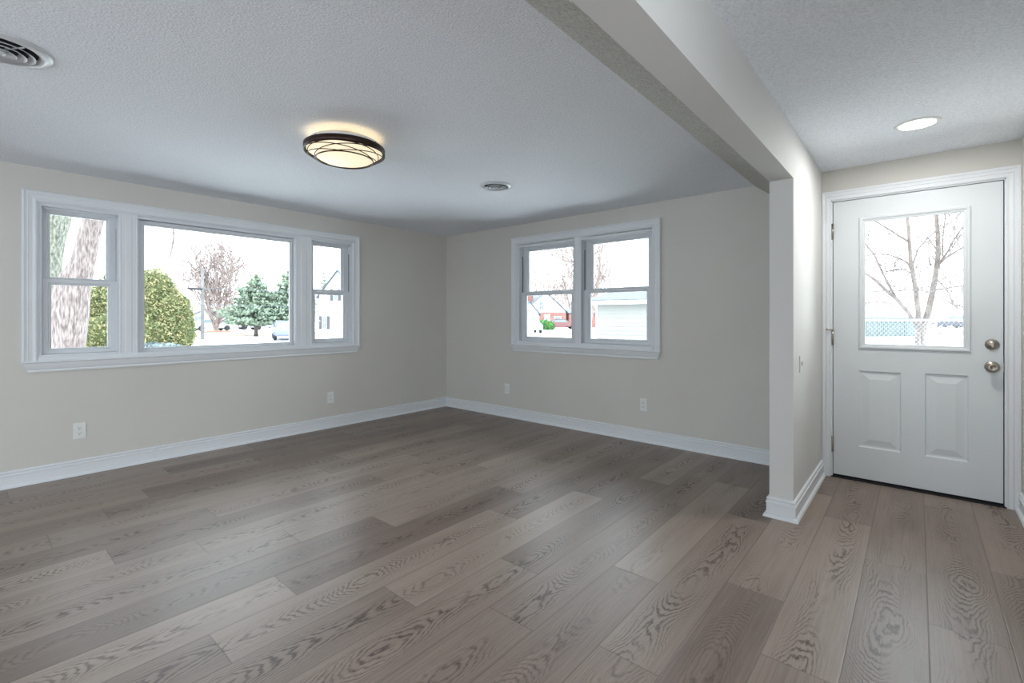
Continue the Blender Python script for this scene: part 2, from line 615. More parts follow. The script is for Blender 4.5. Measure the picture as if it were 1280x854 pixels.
def mullion(f, u0, u1, z0, z1, parent):
    t = MB()
    c = (u0 + u1) / 2
    w = (u1 - u0) / 2
    pr = [(-w, 0.0005), (-w, 0.006), (-w + 0.010, 0.010), (-w + 0.014, 0.006), (-w * 0.35, 0.006), (-w * 0.3, 0.009), (w * 0.3, 0.009), (w * 0.35, 0.006),
          (w - 0.014, 0.006), (w - 0.010, 0.010), (w, 0.006), (w, 0.0005)]
    a_ = t.verts([f(c + x, z0, n) for x, n in pr])
    b_ = t.verts([f(c + x, z1, n) for x, n in pr])
    for k in range(len(pr)):
        k2 = (k + 1) % len(pr)
        t.face([a_[k], a_[k2], b_[k2], b_[k]])
    t.face(a_); t.face(b_)
    return t.build('mullion', M['trim'], parent)


def sash(name, f, u0, u1, z0, z1, gu0, gu1, gz0, gz1, nf, parent, locks=0):
    """a sash: frame with a stepped glazing bead around one pane"""
    t = MB()
    th = 0.030
    o4 = [(u0, z0), (u1, z0), (u1, z1), (u0, z1)]
    i4 = [(gu0, gz0), (gu1, gz0), (gu1, gz1), (gu0, gz1)]
    levels = []
    def lerp(k):
        return [(a[0] + (b_[0] - a[0]) * k, a[1] + (b_[1] - a[1]) * k) for a, b_ in zip(o4, i4)]
    for k, n in ((0, nf - th), (0, nf - 0.003), (0.06, nf), (0.66, nf), (0.72, nf - 0.006), (0.92, nf - 0.008), (1.0, nf - 0.014), (1.0, nf - th)):
        levels.append(t.verts([f(u, z, n) for u, z in lerp(k)]))
    for j in range(len(levels)):
        A_, B_ = levels[j], levels[(j + 1) % len(levels)]
        for k in range(4):
            t.face([A_[k], A_[(k + 1) % 4], B_[(k + 1) % 4], B_[k]])
    o = t.build(name, M['vinyl'], parent)
    t = MB()
    t.box(gu0 - 0.004, gu1 + 0.004, gz0 - 0.004, gz1 + 0.004, nf - 0.021, nf - 0.017, f)
    t.build('window_pane', M['glass'], o)
    for i in range(locks):
        c = u0 + (u1 - u0) * ((i + 1) / (locks + 1) if locks == 1 else (0.27, 0.73)[i])
        t = MB()
        t.box(c - 0.026, c + 0.026, z1 - 0.001, z1 + 0.006, nf - 0.024, nf - 0.004, f, bev=0.002)
        t.box(c - 0.012, c + 0.016, z1 + 0.004, z1 + 0.013, nf - 0.020, nf - 0.008, f, bev=0.002)
        t.build('sash_lock', M['vinyl'], o)
    return o


def unit_frame(f, u0, u1, z0, z1, parent, tracks=True):
    t = MB()
    t.ring(u0 - 0.022, u1 + 0.022, z0 - 0.022, z1 + 0.022, [(0, -0.14), (0, 0.0), (0.022, 0.0), (0.022, -0.14)], f)
    if tracks:   # parting stops and the tilt-latch tracks of a hung window
        for ua, ub in ((u0, u0 + 0.006), (u1 - 0.006, u1)):
            t.box(ua, ub, z0, z1, -0.050, -0.044, f)
            t.box(ua, ub, z0, z1, -0.088, -0.080, f)
        t.box(u0, u1, z1 - 0.014, z1, -0.050, -0.044, f)
    return t.build('window_frame', M['vinyl'], parent)


def hung(name, f, u0, u1, z0, z1, low, up, locks, loc, side=0):
    w = empty(name, loc, kind='structure')
    unit_frame(f, u0, u1, z0, z1, w)
    sash('upper_sash', f, u0 + 0.004, u1 - 0.004, 1.437, z1 - 0.004, *up, -0.084, w)
    sash('lower_sash', f, u0 + 0.002, u1 - 0.002, z0, 1.461, *low, -0.050, w, locks)
    if side:
        t = MB()
        e = u1 - 0.004 if side > 0 else u0 + 0.004
        t.box(e - 0.004, e + 0.004, z1 - 0.10, z1 - 0.075, -0.066, -0.052, f, bev=0.001)
        t.build('sash_stop', M['vinyl'], w)
        t = MB()
        t.box(e - 0.002, e + 0.002, 1.465, z1 - 0.10, -0.064, -0.054, f)
        t.build('sash_track', M['slot'], w)
    return w


# front window: hung unit, picture unit, hung unit
hung('window_1', wa, 0.374, 0.803, 0.908, 1.978, (0.429, 0.746, 0.949, 1.417), (0.425, 0.741, 1.474, 1.937), 1, (XA, 0.59, 0.9), 1)
w2 = empty('window_2', (XA, 1.56, 0.9), kind='structure')
unit_frame(wa, 0.927, 2.188, 0.890, 1.972, w2, False)
sash('picture_sash', wa, 0.929, 2.186, 0.892, 1.970, 0.980, 2.163, 0.928, 1.933, -0.052, w2)
hung('window_3', wa, 2.364, 2.818, 0.908, 1.978, (2.430, 2.750, 0.949, 1.417), (2.427, 2.741, 1.474, 1.937), 1, (XA, 2.59, 0.9), 1)
tr = casing('trim_1', wa, 0.274, 2.903, 0.866, 2.078, 0.9)
mullion(wa, 0.803, 0.926, 0.89, 1.998, tr)
mullion(wa, 2.190, 2.362, 0.89, 1.998, tr)
# side window: two hung units
hung('window_4', wb, -3.495, -2.737, 0.908, 1.982, (-3.433, -2.819, 0.957, 1.427), (-3.426, -2.819, 1.477, 1.938), 2, (-3.1, YB, 0.9), -1)
hung('window_5', wb, -2.653, -1.884, 0.908, 1.982, (-2.580, -1.962, 0.957, 1.427), (-2.567, -1.960, 1.477, 1.938), 2, (-2.3, YB, 0.9), -1)
tr = casing('trim_2', wb, -3.599, -1.792, 0.866, 2.096, 0.9)
mullion(wb, -2.737, -2.653, 0.89, 2.016, tr)

# ------------------------------------------------------------------ entry door
D0, D1, DZ0, DZ1 = -0.472, 0.406, 0.020, 2.028
door = empty('door_1', (-0.472, YB, 0), kind='structure')
t = MB()
NF = -0.012
GL = (-0.284, 0.230, 0.985, 1.870)
PANS = [(-0.320, -0.085, 0.245, 0.794), (0.039, 0.251, 0.245, 0.802)]
us = sorted({D0, D1, GL[0], GL[1], *[q for p in PANS for q in p[:2]]})
zs = sorted({DZ0, DZ1, GL[2], GL[3], *[q for p in PANS for q in p[2:]]})
for ua, ub in zip(us, us[1:]):
    for za, zb in zip(zs, zs[1:]):
        c, d = (ua + ub) / 2, (za + zb) / 2
        if any(p[0] < c < p[1] and p[2] < d < p[3] for p in PANS + [GL]):
            continue
        t.box(ua, ub, za, zb, NF - 0.044, NF, wb)
bmesh.ops.remove_doubles(t.bm, verts=t.bm.verts, dist=1e-5)
# drop the inner faces between neighbouring boxes
seen = {}
for f_ in list(t.bm.faces):
    key = tuple(sorted(v.index for v in f_.verts))
    seen.setdefault(key, []).append(f_)
t.bm.verts.index_update()
seen = {}
for f_ in list(t.bm.faces):
    seen.setdefault(tuple(sorted(v.index for v in f_.verts)), []).append(f_)
dele = [f_ for fs in seen.values() if len(fs) > 1 for f_ in fs]
bmesh.ops.delete(t.bm, geom=dele, context='FACES_ONLY')
t.build('door_slab', M['door'], door)
for p in PANS:
    t = MB()
    lv = [(0, NF), (0.006, NF - 0.009), (0.016, NF - 0.010), (0.024, NF - 0.009), (0.060, NF - 0.001), (0.062, NF - 0.001)]
    vs = [t.verts([wb(u, z, n) for u, z in ((p[0] + i, p[2] + i), (p[1] - i, p[2] + i), (p[1] - i, p[3] - i), (p[0] + i, p[3] - i))]) for i, n in lv]
    for a_, b_ in zip(vs, vs[1:]):
        for k in range(4):
            t.face([a_[k], a_[(k + 1) % 4], b_[(k + 1) % 4], b_[k]])
    t.face(vs[-1])
    bk = t.verts([wb(u, z, NF - 0.044) for u, z in ((p[0], p[2]), (p[1], p[2]), (p[1], p[3]), (p[0], p[3]))])
    for k in range(4):
        t.face([vs[0][k], vs[0][(k + 1) % 4], bk[(k + 1) % 4], bk[k]])
    t.face(bk)
    t.build('door_panel', M['door'], door)
t = MB()
t.ring(-0.318, 0.262, 0.953, 1.896, [(0, NF), (0.001, NF + 0.008), (0.008, NF + 0.012), (0.018, NF + 0.010), (0.022, NF + 0.005), (0.034, NF + 0.002),
                                     (0.036, NF - 0.020), (0.030, NF - 0.020), (0.030, NF)], wb)
gf = t.build('glass_frame', M['door'], door)
t = MB(); t.box(-0.290, 0.236, 0.980, 1.875, NF - 0.022, NF - 0.018, wb); t.build('door_pane', M['glass'], gf)
# deadbolt and knob
def knobM(u, z):
    return Matrix.Translation(Vector(wb(u, z, NF))) @ Matrix.Rotation(PI / 2, 4, 'X')
t = MB()
t.lathe([(0, 0), (0.033, 0), (0.033, 0.004), (0.029, 0.010), (0.021, 0.014), (0.019, 0.018), (0, 0.019)], 32, knobM(0.357, 1.007))
db = t.build('deadbolt', M['nickel'], door)
t = MB(); t.box(0.352, 0.362, 0.990, 1.024, NF + 0.017, NF + 0.032, wb, bev=0.003); t.build('thumb_turn', M['nickel'], db)
t = MB()
t.lathe([(0, 0), (0.035, 0), (0.035, 0.004), (0.030, 0.010), (0.014, 0.014), (0.013, 0.030), (0.022, 0.036), (0.028, 0.046), (0.028, 0.056), (0.022, 0.063), (0.012, 0.064),
         (0.010, 0.060), (0, 0.060)], 32, knobM(0.357, 0.866))
t.build('door_knob', M['nickel'], door)
for z in (1.812, 1.030, 0.240):
    t = MB()
    t.tube([wb(-0.475, z - 0.052, 0.000), wb(-0.475, z + 0.052, 0.000)], 0.0065, 10)
    t.box(-0.490, -0.470, z - 0.05, z + 0.05, -0.008, -0.004, wb)
    t.tube([wb(-0.475, z - 0.057, 0.000), wb(-0.475, z - 0.052, 0.000)], 0.008, 10)
    t.tube([wb(-0.475, z + 0.052, 0.000), wb(-0.475, z + 0.057, 0.000)], 0.008, 10)
    t.build('hinge', M['nickel'], door)
t = MB()
t.tube([wb(-0.475, 1.085, 0.004), wb(-0.485, 1.087, 0.022), wb(-0.505, 1.087, 0.040)], 0.004, 8)
t.lathe([(0, 0), (0.008, 0), (0.008, 0.008), (0, 0.009)], 12, Matrix.Translation(Vector(wb(-0.505, 1.087, 0.036))) @ Matrix.Rotation(PI / 2, 4, 'X'))
t.build('hinge_pin_stop', M['nickel'], door)
t = MB()  # latch edge
t.box(0.4065, 0.4095, 0.84, 0.89, NF - 0.03, NF + 0.002, wb); t.build('latch_plate', M['nickel'], door)
# dark weatherstrip behind the edge gaps, then the jamb and threshold
t = MB()
t.box(-0.492, 0.425, 0.0, 0.024, -0.055, -0.028, wb)
t.box(0.402, 0.425, 0.0, 2.05, -0.055, -0.038, wb)
t.box(-0.492, -0.470, 0.0, 2.05, -0.055, -0.040, wb)
t.box(-0.492, 0.425, 2.024, 2.05, -0.055, -0.040, wb)
t.build('weatherstrip', M['gap'], door)
t = MB(); t.box(-0.492, 0.425, 0.0, 0.006, -0.14, 0.012, wb); t.build('threshold', M['gap'], door)
t = MB()
for ua, ub in ((-0.492, -0.476), (0.4115, 0.425)):
    t.box(ua, ub, 0, 2.05, -0.14, 0.0, wb)
t.box(-0.492, 0.425, 2.032, 2.05, -0.14, 0.0, wb)
t.build('trim_3', M['trim'], kind='structure')
# moulded door casing
DC = [(0, 0), (0, 0.018), (0.004, 0.021), (0.012, 0.021), (0.016, 0.016), (0.026, 0.015), (0.030, 0.018), (0.034, 0.014), (0.046, 0.012), (0.052, 0.014), (0.056, 0.010), (0.056, 0)]
t = MB()
cs = []
for cu, cz, su, sz in ((-0.5405, 0, 1, 0), (-0.5405, 2.106, 1, -1.2), (0.482, 2.106, -1.15, -1.2), (0.482, 0, -1.15, 0)):
    cs.append(t.verts([wb(cu + su * i, cz + sz * i, n) for i, n in DC]))
for a_ in range(3):
    for k in range(len(DC)):
        k2 = (k + 1) % len(DC)
        t.face([cs[a_][k], cs[a_][k2], cs[a_ + 1][k2], cs[a_ + 1][k]])
t.face(cs[0]); t.face(cs[3])
t.build('trim_4', M['trim'], kind='structure')

# ------------------------------------------------------------------ outlets and switch
def outlet(f, u, z, loc, label):
    o = empty('wall_outlet', loc, label, 'outlet', 'duplex outlets above the baseboard')
    t = MB(); t.box(u - 0.036, u + 0.036, z - 0.059, z + 0.059, 0, 0.006, f, bev=0.002); t.build('cover_plate', M['plastic'], o)
    for dz in (-0.020, 0.020):
        t = MB()
        pts = []
        for k in range(20):
            a_ = 2 * PI * k / 20
            pts.append((u + 0.0165 * math.cos(a_), z + dz + max(-0.0125, min(0.0125, 0.017 * math.sin(a_)))))
        fr = t.verts([f(a_, b_, 0.0085) for a_, b_ in pts]); bk = t.verts([f(a_, b_, 0.005) for a_, b_ in pts])
        t.face(fr)
        for k in range(20):
            t.face([fr[k], fr[(k + 1) % 20], bk[(k + 1) % 20], bk[k]])
        r = t.build('receptacle', M['plastic'], o)
        t = MB()
        t.box(u - 0.008, u - 0.0055, z + dz - 0.002, z + dz + 0.007, 0.008, 0.0092, f)
        t.box(u + 0.0055, u + 0.008, z + dz - 0.001, z + dz + 0.006, 0.008, 0.0092, f)
        t.box(u - 0.0025, u + 0.0025, z + dz - 0.010, z + dz - 0.0055, 0.008, 0.0092, f)
        t.build('slot', M['slot'], r)
    t = MB(); t.box(u - 0.002, u + 0.002, z - 0.002, z + 0.002, 0.005, 0.0075, f); t.build('screw', M['plastic'], o)
    return o


outlet(wa, 0.575, 0.330, (XA, 0.575, 0.27), 'white wall outlet below the big tree end of the wide front window')
outlet(wa, 2.565, 0.322, (XA, 2.565, 0.26), 'white wall outlet below the narrow right end of the wide front window')
outlet(wb, -3.679, 0.332, (-3.679, YB, 0.27), 'white wall outlet beside the room corner, left of the double side window')
outlet(wb, -1.962, 0.350, (-1.962, YB, 0.29), 'white wall outlet below the double side window, towards the partition')


def ws(u, z, n):
    return (BX1 + n, u, z)


sw = empty('light_switch', (BX1, 3.335, 0.84), 'small white switch plate on the entry face of the partition beside the door', 'light switch')
t = MB(); t.box(3.300, 3.370, 0.845, 0.945, 0, 0.006, ws, bev=0.002); t.build('cover_plate', M['plastic'], sw)
t = MB(); t.box(3.330, 3.340, 0.885, 0.908, 0.005, 0.016, ws, bev=0.002); t.build('toggle', M['plastic'], sw)

# ------------------------------------------------------------------ ceiling things
def lightmat(name, c, s):
    return mat(name, (0.9, 0.88, 0.84, 1), 0.5, 0, c, s)


LC = Vector((-2.569, 1.478, 0))
lamp = empty('ceiling_lamp', (LC.x, LC.y, H1), 'round flush ceiling lamp with dark ring and looping wires over a glowing diffuser', 'ceiling lamp')
T = Matrix.Translation(LC)
t = MB(); t.lathe([(0, H1), (0.09, H1), (0.09, H1 - 0.03), (0.0, H1 - 0.03)], 32, T); t.build('canopy', M['bronze'], lamp)
t = MB(); t.lathe([(0.228, 2.145), (0.228, 2.180), (0.222, 2.180), (0.222, 2.145)], 72, T, closed=True); t.build('ring', M['bronze'], lamp)
dm = lightmat('warm_diffuser', (1.0, 0.86, 0.58, 1), 0.92)
dm.node_tree.nodes['Principled BSDF'].inputs['Base Color'].default_value = (0.35, 0.34, 0.32, 1)
t = MB(); t.lathe([(0, 2.206), (0.200, 2.206), (0.212, 2.190), (0.214, 2.184), (0, 2.184)], 48, T); t.build('back_plate', M['plastic'], lamp)
t = MB(); t.lathe([(0, 2.182), (0.206, 2.182), (0.212, 2.155), (0.150, 2.112), (0.135, 2.106), (0, 2.104)], 64, T); t.build('diffuser', dm, lamp)
t = MB()
t.loop_tube([LC + Vector((0.160 * math.cos(a_), 0.160 * math.sin(a_), 2.108)) for a_ in [2 * PI * k / 72 for k in range(72)]], 0.0035)
t.loop_tube([LC + Vector((0.225 * math.cos(a_), 0.225 * math.sin(a_), 2.150)) for a_ in [2 * PI * k / 72 for k in range(72)]], 0.003)
t.build('wire_ring', M['bronze'], lamp)
for j in range(5):
    ph = 2 * PI * j / 5 + 0.5
    t = MB()
    pts = []
    for k in range(90):
        a_ = 2 * PI * k / 90
        r = 0.192 + 0.032 * math.cos(a_ - ph)
        pts.append(LC + Vector((r * math.cos(a_), r * math.sin(a_), 2.108 + (r - 0.160) / 0.064 * 0.040 - 0.002)))
    t.loop_tube(pts, 0.0027, 5)
    t.build('wire_loop', M['bronze'], lamp)
for j in range(4):
    a_ = 2 * PI * j / 4 + 0.3
    t = MB(); t.tube([LC + Vector((0.224 * math.cos(a_), 0.224 * math.sin(a_), 2.172)), LC + Vector((0.224 * math.cos(a_), 0.224 * math.sin(a_), 2.184))], 0.004, 8)
    t.build('screw', M['bronze'], lamp)
# warm backlight: an upward disc above the shade, below the ceiling
bl = area('ceiling_lamp_uplight', (LC.x, LC.y, 2.222), (PI, 0, 0), 0.43, 0.43, 0.42, (1.0, 0.70, 0.34), 'DISK')
dl = area('ceiling_lamp_downlight', (LC.x, LC.y, 2.100), (0, 0, 0), 0.30, 0.30, 3.0, (1.0, 0.88, 0.70), 'DISK')

can = empty('recessed_light', (0.0, 3.5, H2), 'small round recessed downlight glowing in the entry ceiling before the door', 'recessed light')
T = Matrix.Translation((0.0, 3.5, 0))
t = MB(); t.lathe([(0.104, H2), (0.102, H2 - 0.004), (0.084, H2 - 0.006), (0.080, H2 - 0.001), (0.080, H2)], 48, T); t.build('trim_ring', M['plastic'], can)
t = MB(); t.lathe([(0.081, H2 - 0.0035), (0.0, H2 - 0.0035)], 48, T); t.build('lens', lightmat('cool_led_lens', (1, 0.99, 0.96, 1), 6.0), can)
area('recessed_light_beam', (0.0, 3.5, H2 - 0.012), (0, 0, 0), 0.15, 0.15, 12.0, (1, 0.98, 0.96), 'DISK')


def vent(cx, cy, R, label, stepm):
    v = empty('ceiling_vent', (cx, cy, H1), label, 'air vent', 'round white air vents in the living room ceiling')
    T = Matrix.Translation((cx, cy, H1))
    k = R / 0.152
    t = MB(); t.lathe([(0, -0.001), (0.108 * k, -0.001)], 48, T); t.build('duct_opening', M['duct'], v)
    t = MB()
    t.lathe([(R, 0), (R, -0.003), (0.149 * k, -0.007), (0.132 * k, -0.012), (0.118 * k, -0.013), (0.113 * k, -0.010), (0.108 * k, 0.0)], 64, T)
    t.build('vent_flange', M['ventmetal'], v)
    for ra, rb, z0, z1 in ((0.078, 0.100, -0.008, -0.022), (0.050, 0.074, -0.010, -0.026), (0.022, 0.046, -0.012, -0.029)):
        t = MB(); t.lathe([(ra * k, z0), (rb * k, z1), (rb * k + 0.001, z1 + 0.002), (ra * k, z0 + 0.002)], 56, T, closed=True); t.build('louver_ring', M['ventmetal'], v)
    t = MB(); t.lathe([(0, -0.030), (0.016 * k, -0.029), (0.018 * k, -0.016), (0, -0.012)], 24, T); t.build('vent_hub', M['ventmetal'], v)
    for a_ in (0.6, 0.6 + PI / 2):
        c, s = math.cos(a_), math.sin(a_)
        t = MB()
        t.tube([(cx + 0.106 * k * c, cy + 0.106 * k * s, H1 - 0.010), (cx - 0.106 * k * c, cy - 0.106 * k * s, H1 - 0.010)], 0.003, 6)
        t.build('vent_strut', M['ventmetal'], v)
    return v


vent(-2.748, 0.100, 0.152, 'large round white ceiling vent partly cut off at the frame edge', 0)
vent(-2.600, 2.826, 0.127, 'small far round white ceiling vent between the lamp and side window', 0)
# ------------------------------------------------------------------ outdoors
GZ = -0.5
X_ = {}
X_['lawn'] = vary(mat('winter_lawn', (1, 1, 1, 1), 0.95), rgb(228, 226, 222), rgb(236, 234, 230), 0.35, 4)
X_['strip'] = vary(mat('dormant_verge', (1, 1, 1, 1), 0.95), rgb(128, 112, 92), rgb(146, 130, 108), 0.5, 4)
X_['road'] = vary(mat('pale_road', (1, 1, 1, 1), 0.9), rgb(200, 200, 202), rgb(208, 208, 210), 2, 3)
X_['bark'] = vary(mat('pale_bark', (1, 1, 1, 1), 0.95), rgb(78, 68, 66), rgb(134, 122, 120), 16, 6, 0.9, 16, dist=0.03, stretch=(2.2, 2.2, 0.35))
X_['lichen'] = vary(mat('lichen_bark', (1, 1, 1, 1), 0.95), rgb(70, 74, 64), rgb(132, 132, 122), 16, 6, 0.9, 16, dist=0.03, stretch=(1.6, 1.6, 0.7))
X_['twig'] = vary(mat('brown_twig', (1, 1, 1, 1), 0.95), rgb(116, 102, 98), rgb(136, 122, 118), 3)
X_['birch'] = vary(mat('smooth_bark', (1, 1, 1, 1), 0.9), rgb(82, 72, 68), rgb(114, 104, 99), 5, 4, stretch=(2, 2, 0.6))
X_['spruce'] = vary(mat('blue_green_needles', (1, 1, 1, 1), 0.9), rgb(88, 104, 90), rgb(144, 156, 136), 2.2, 3)
X_['arbor'] = vary(mat('olive_foliage', (1, 1, 1, 1), 0.9), rgb(90, 102, 64), rgb(144, 138, 100), 2.6, 5)
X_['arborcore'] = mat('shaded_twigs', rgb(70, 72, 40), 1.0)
X_['shrub'] = vary(mat('grey_shrub', (1, 1, 1, 1), 0.9), rgb(74, 86, 88), rgb(116, 124, 126), 3)
X_['green'] = vary(mat('green_shrub', (1, 1, 1, 1), 0.9), rgb(58, 104, 52), rgb(92, 134, 72), 2)
X_['white'] = vary(mat('white_siding', (1, 1, 1, 1), 0.7), rgb(172, 174, 176), rgb(178, 180, 182), 1)
X_['creme'] = vary(mat('pale_siding', (1, 1, 1, 1), 0.7), rgb(124, 124, 122), rgb(127, 127, 125), 1)
X_['roof'] = vary(mat('grey_shingles', (1, 1, 1, 1), 0.9), rgb(76, 81, 88), rgb(88, 93, 100), 4, 4)
X_['brick'] = vary(mat('red_brick', (1, 1, 1, 1), 0.9), rgb(120, 80, 74), rgb(138, 98, 90), 3, 4)
X_['shutter'] = mat('grey_shutter', rgb(72, 70, 78), 0.8)
X_['pane'] = mat('far_pane', rgb(96, 106, 114), 0.3)
X_['dark'] = mat('dark_rubber', rgb(34, 32, 34), 0.8)
X_['pole'] = vary(mat('weathered_pole', (1, 1, 1, 1), 0.9), rgb(92, 90, 90), rgb(106, 104, 104), 2)
X_['wire'] = mat('grey_cable', rgb(88, 90, 94), 0.8)
X_['teal'] = vary(mat('pale_teal_metal', (1, 1, 1, 1), 0.7), rgb(80, 90, 92), rgb(92, 102, 104), 1.5)
X_['teal2'] = vary(mat('teal_end_metal', (1, 1, 1, 1), 0.7), rgb(70, 84, 88), rgb(80, 93, 97), 1.5)
X_['galv'] = mat('galvanised_steel', rgb(172, 176, 178), 0.5)
X_['soil'] = vary(mat('mulch', (1, 1, 1, 1), 0.95), rgb(112, 76, 58), rgb(138, 98, 76), 2, 4)
for k_, c_ in (('car_white', rgb(170, 172, 176)), ('car_blue', rgb(62, 92, 138)), ('car_lav', rgb(104, 108, 132)), ('car_red', rgb(112, 72, 72)), ('car_dark', rgb(48, 44, 58)), ('car_pale', rgb(160, 166, 178))):
    X_[k_] = mat(k_, c_, 0.4)

t = MB(); t.box(-140, XA - 0.14, -60, 160, GZ - 0.3, GZ); t.box(XA - 0.14, 80, YB + 0.14, 160, GZ - 0.3, GZ); t.build('ground', X_['lawn'], kind='structure')
t = MB(); t.box(-39.2, -33, -60, 160, GZ - 0.1, GZ + 0.02); t.build('road', X_['road'], kind='structure')
t = MB(); t.box(-50, -45.5, -60, 160, GZ - 0.1, GZ + 0.04); t.build('verge', X_['strip'], kind='structure')


def foliage(mb, n, sampler, size, rnd, flat=0.0):
    """n small leaf sprays of four-sided bent leaves"""
    for _ in range(n):
        p, nrm = sampler()
        s = size * rnd.uniform(0.6, 1.4)
        d = Vector((rnd.gauss(0, 1), rnd.gauss(0, 1), rnd.gauss(0, 1) * (1 - flat))).normalized()
        d = (d + nrm * 0.8).normalized()
        e = d.cross(Vector((rnd.gauss(0, 1), rnd.gauss(0, 1), rnd.gauss(0, 1)))).normalized()
        g = d.cross(e) * 0.25
        a = p - d * s * 0.5
        vs = mb.verts([a, p + e * s * 0.35 + g * s, p + d * s * 0.6, p - e * s * 0.35 + g * s])
        mb.face(vs)


def branches(mb, p, d, length, r, depth, rnd, up=0.25, nseg=4, kids=4, spread=0.7, shrink=0.62, rmin=0.006, bend=0.18, sides=5):
    pts, rad = [p.copy()], [r]
    q, dd = p.copy(), d.copy()
    for i in range(nseg):
        dd = (dd + Vector((rnd.gauss(0, bend), rnd.gauss(0, bend), rnd.gauss(0, bend * 0.6) + up * 0.12))).normalized()
        q = q + dd * length / nseg
        pts.append(q.copy()); rad.append(max(rmin, r * (1 - 0.62 * (i + 1) / nseg)))
    mb.tube(pts, rad, sides if r > 0.05 else 4 if r > 0.02 else 3, cap=False)
    if depth <= 0:
        return
    for k in range(kids):
        f = rnd.uniform(0.25, 1.0)
        i = min(nseg - 1, int(f * nseg))
        fr = f * nseg - i
        s = pts[i].lerp(pts[i + 1], fr)
        rr = rad[i] * (1 - fr) + rad[i + 1] * fr
        side = dd.cross(Vector((rnd.gauss(0, 1), rnd.gauss(0, 1), rnd.gauss(0, 1)))).normalized()
        nd = (dd * (1 - spread) + side * spread + Vector((0, 0, up * 0.5))).normalized()
        branches(mb, s, nd, length * shrink * rnd.uniform(0.75, 1.15), max(rmin, rr * 0.55), depth - 1, rnd, up, nseg, kids, spread, shrink, rmin, bend, sides)


def bare_tree(base, height, r, seed, label, stems=1, depth=4, kids=5, m='twig', spread=0.55, group=None, lean=0.12, rmin=0.03):
    rnd = random.Random(seed)
    o = empty('bare_tree', base, label, 'tree', group)
    base = Vector(base)
    t, b_ = MB(), MB()
    for s in range(stems):
        a = 2 * PI * s / max(1, stems) + rnd.uniform(0, 1)
        d = Vector((math.cos(a) * lean * (1 if stems > 1 else 0.3), math.sin(a) * lean * (1 if stems > 1 else 0.3), 1)).normalized()
        pts, rad, q = [base - Vector((0, 0, 0.1))], [r * 1.25], base.copy()
        for i in range(7):
            pts.append(q.copy()); rad.append(r * (1 - 0.8 * i / 7))
            d = (d + Vector((rnd.gauss(0, 0.05), rnd.gauss(0, 0.05), 0.02))).normalized()
            q = q + d * height * 0.72 / 7
        t.tube(pts, rad, 8)
        for i in range(kids * 4):
            f = rnd.uniform(0.22, 1.0)
            j = min(len(pts) - 2, int(f * (len(pts) - 1)))
            s_ = pts[j].lerp(pts[j + 1], f * (len(pts) - 1) - j)
            az = rnd.uniform(0, 2 * PI)
            nd = Vector((math.cos(az), math.sin(az), rnd.uniform(0.5, 1.3))).normalized()
            branches(b_, s_, nd, height * 0.30 * rnd.uniform(0.7, 1.2) * (1.15 - 0.5 * f), rad[j] * 0.42, depth - 2, rnd, 0.5, 4, 4, spread, 0.6, rmin)
    t.build('trunk', X_[m], o)
    b_.build('branches', X_[m], o)
    return o


# the big old tree close to the front window: two trunks parting above the ground
DT = 10.0
o = empty('old_tree', tuple(G(78, DT)), 'huge old tree with two pale rough trunks just outside the front window', 'tree')
t = MB()
def tk(rows, dd=0.0):
    pts, rad = [], []
    for x0, x1, y in rows:
        pts.append(P((x0 + x1) / 2, y, DT + dd)); rad.append((x1 - x0) / 2 * DT / FPX * 0.84)
    return pts, rad
p_, r_ = tk([(36, 106, 500), (48, 100, 460), (55, 104, 436), (62, 109, 395), (71, 112, 356), (89, 118, 330), (97, 123, 300), (104, 129, 275), (114, 146, 235), (122, 162, 190), (140, 176, 140)])
p_.insert(0, P(70, HOR, DT) * 1.0); p_[0].z = GZ - 0.05; r_.insert(0, 0.66)
t.tube(p_, r_, 20)
t.build('trunk', X_['bark'], o)
t = MB()
p_, r_ = tk([(44, 92, 420), (46, 84, 380), (46, 76, 345), (44, 77, 322), (42, 81, 297), (38, 87, 274), (34, 90, 240), (34, 98, 200), (28, 90, 150)], 0.35)
t.tube(p_, r_, 20)
t.build('trunk', X_['lichen'], o)
t = MB()
rnd = random.Random(2)
for (x, y, dx, dz, L) in ((150, 180, 1, .6, 3.5), (165, 150, 1, .2, 4.5), (60, 160, -1, .8, 4), (176, 140, .8, 1.2, 5), (90, 150, .3, 1.3, 5), (130, 205, 1, -.1, 3.0)):
    s_ = P(x, y, DT)
    branches(t, s_, Vector((dx * 0.75, dx * 0.65, dz)).normalized(), L, 0.10, 3, rnd, 0.1, 5, 4, 0.6, 0.6, 0.006)
t.build('branches', X_['bark'], o)

# arborvitae cluster
def lobed_shrub(name, lobes, n, size, m, label, cat, seed, core, base, group=None):
    rnd = random.Random(seed)
    o = empty(name, tuple(base), label, cat, group)
    t = MB()
    for c, rx, rz in lobes:
        segs = []
        for i in range(9):
            a = -PI / 2 + PI * i / 8
            segs.append((max(0.0, math.cos(a)) * rx * 0.86 if 0 < i < 8 else 0, math.sin(a) * rz * 0.9))
        t.lathe(segs, 14, Matrix.Translation(c))
    for v in t.bm.verts:
        v.co += v.normal * 0 + Vector((1, 1, 1)) * 0.12 * mnoise.noise(v.co * 1.7)
    t.build('twig_core', core, o)
    t = MB()
    w = [rx * rz for _, rx, rz in lobes]
    def smp():
        c, rx, rz = rnd.choices(lobes, w)[0]
        d = Vector((rnd.gauss(0, 1), rnd.gauss(0, 1), rnd.gauss(0, 1))).normalized()
        k = rnd.uniform(0.84, 1.04) + 0.09 * mnoise.noise((Vector((d.x * rx, d.y * rx, d.z * rz)) + c) * 2.3)
        return c + Vector((d.x * rx * k, d.y * rx * k, d.z * rz * k)), (d + Vector((0, 0, 0.7))).normalized()
    foliage(t, n, smp, size, rnd)
    t.build('foliage', m, o)
    return o


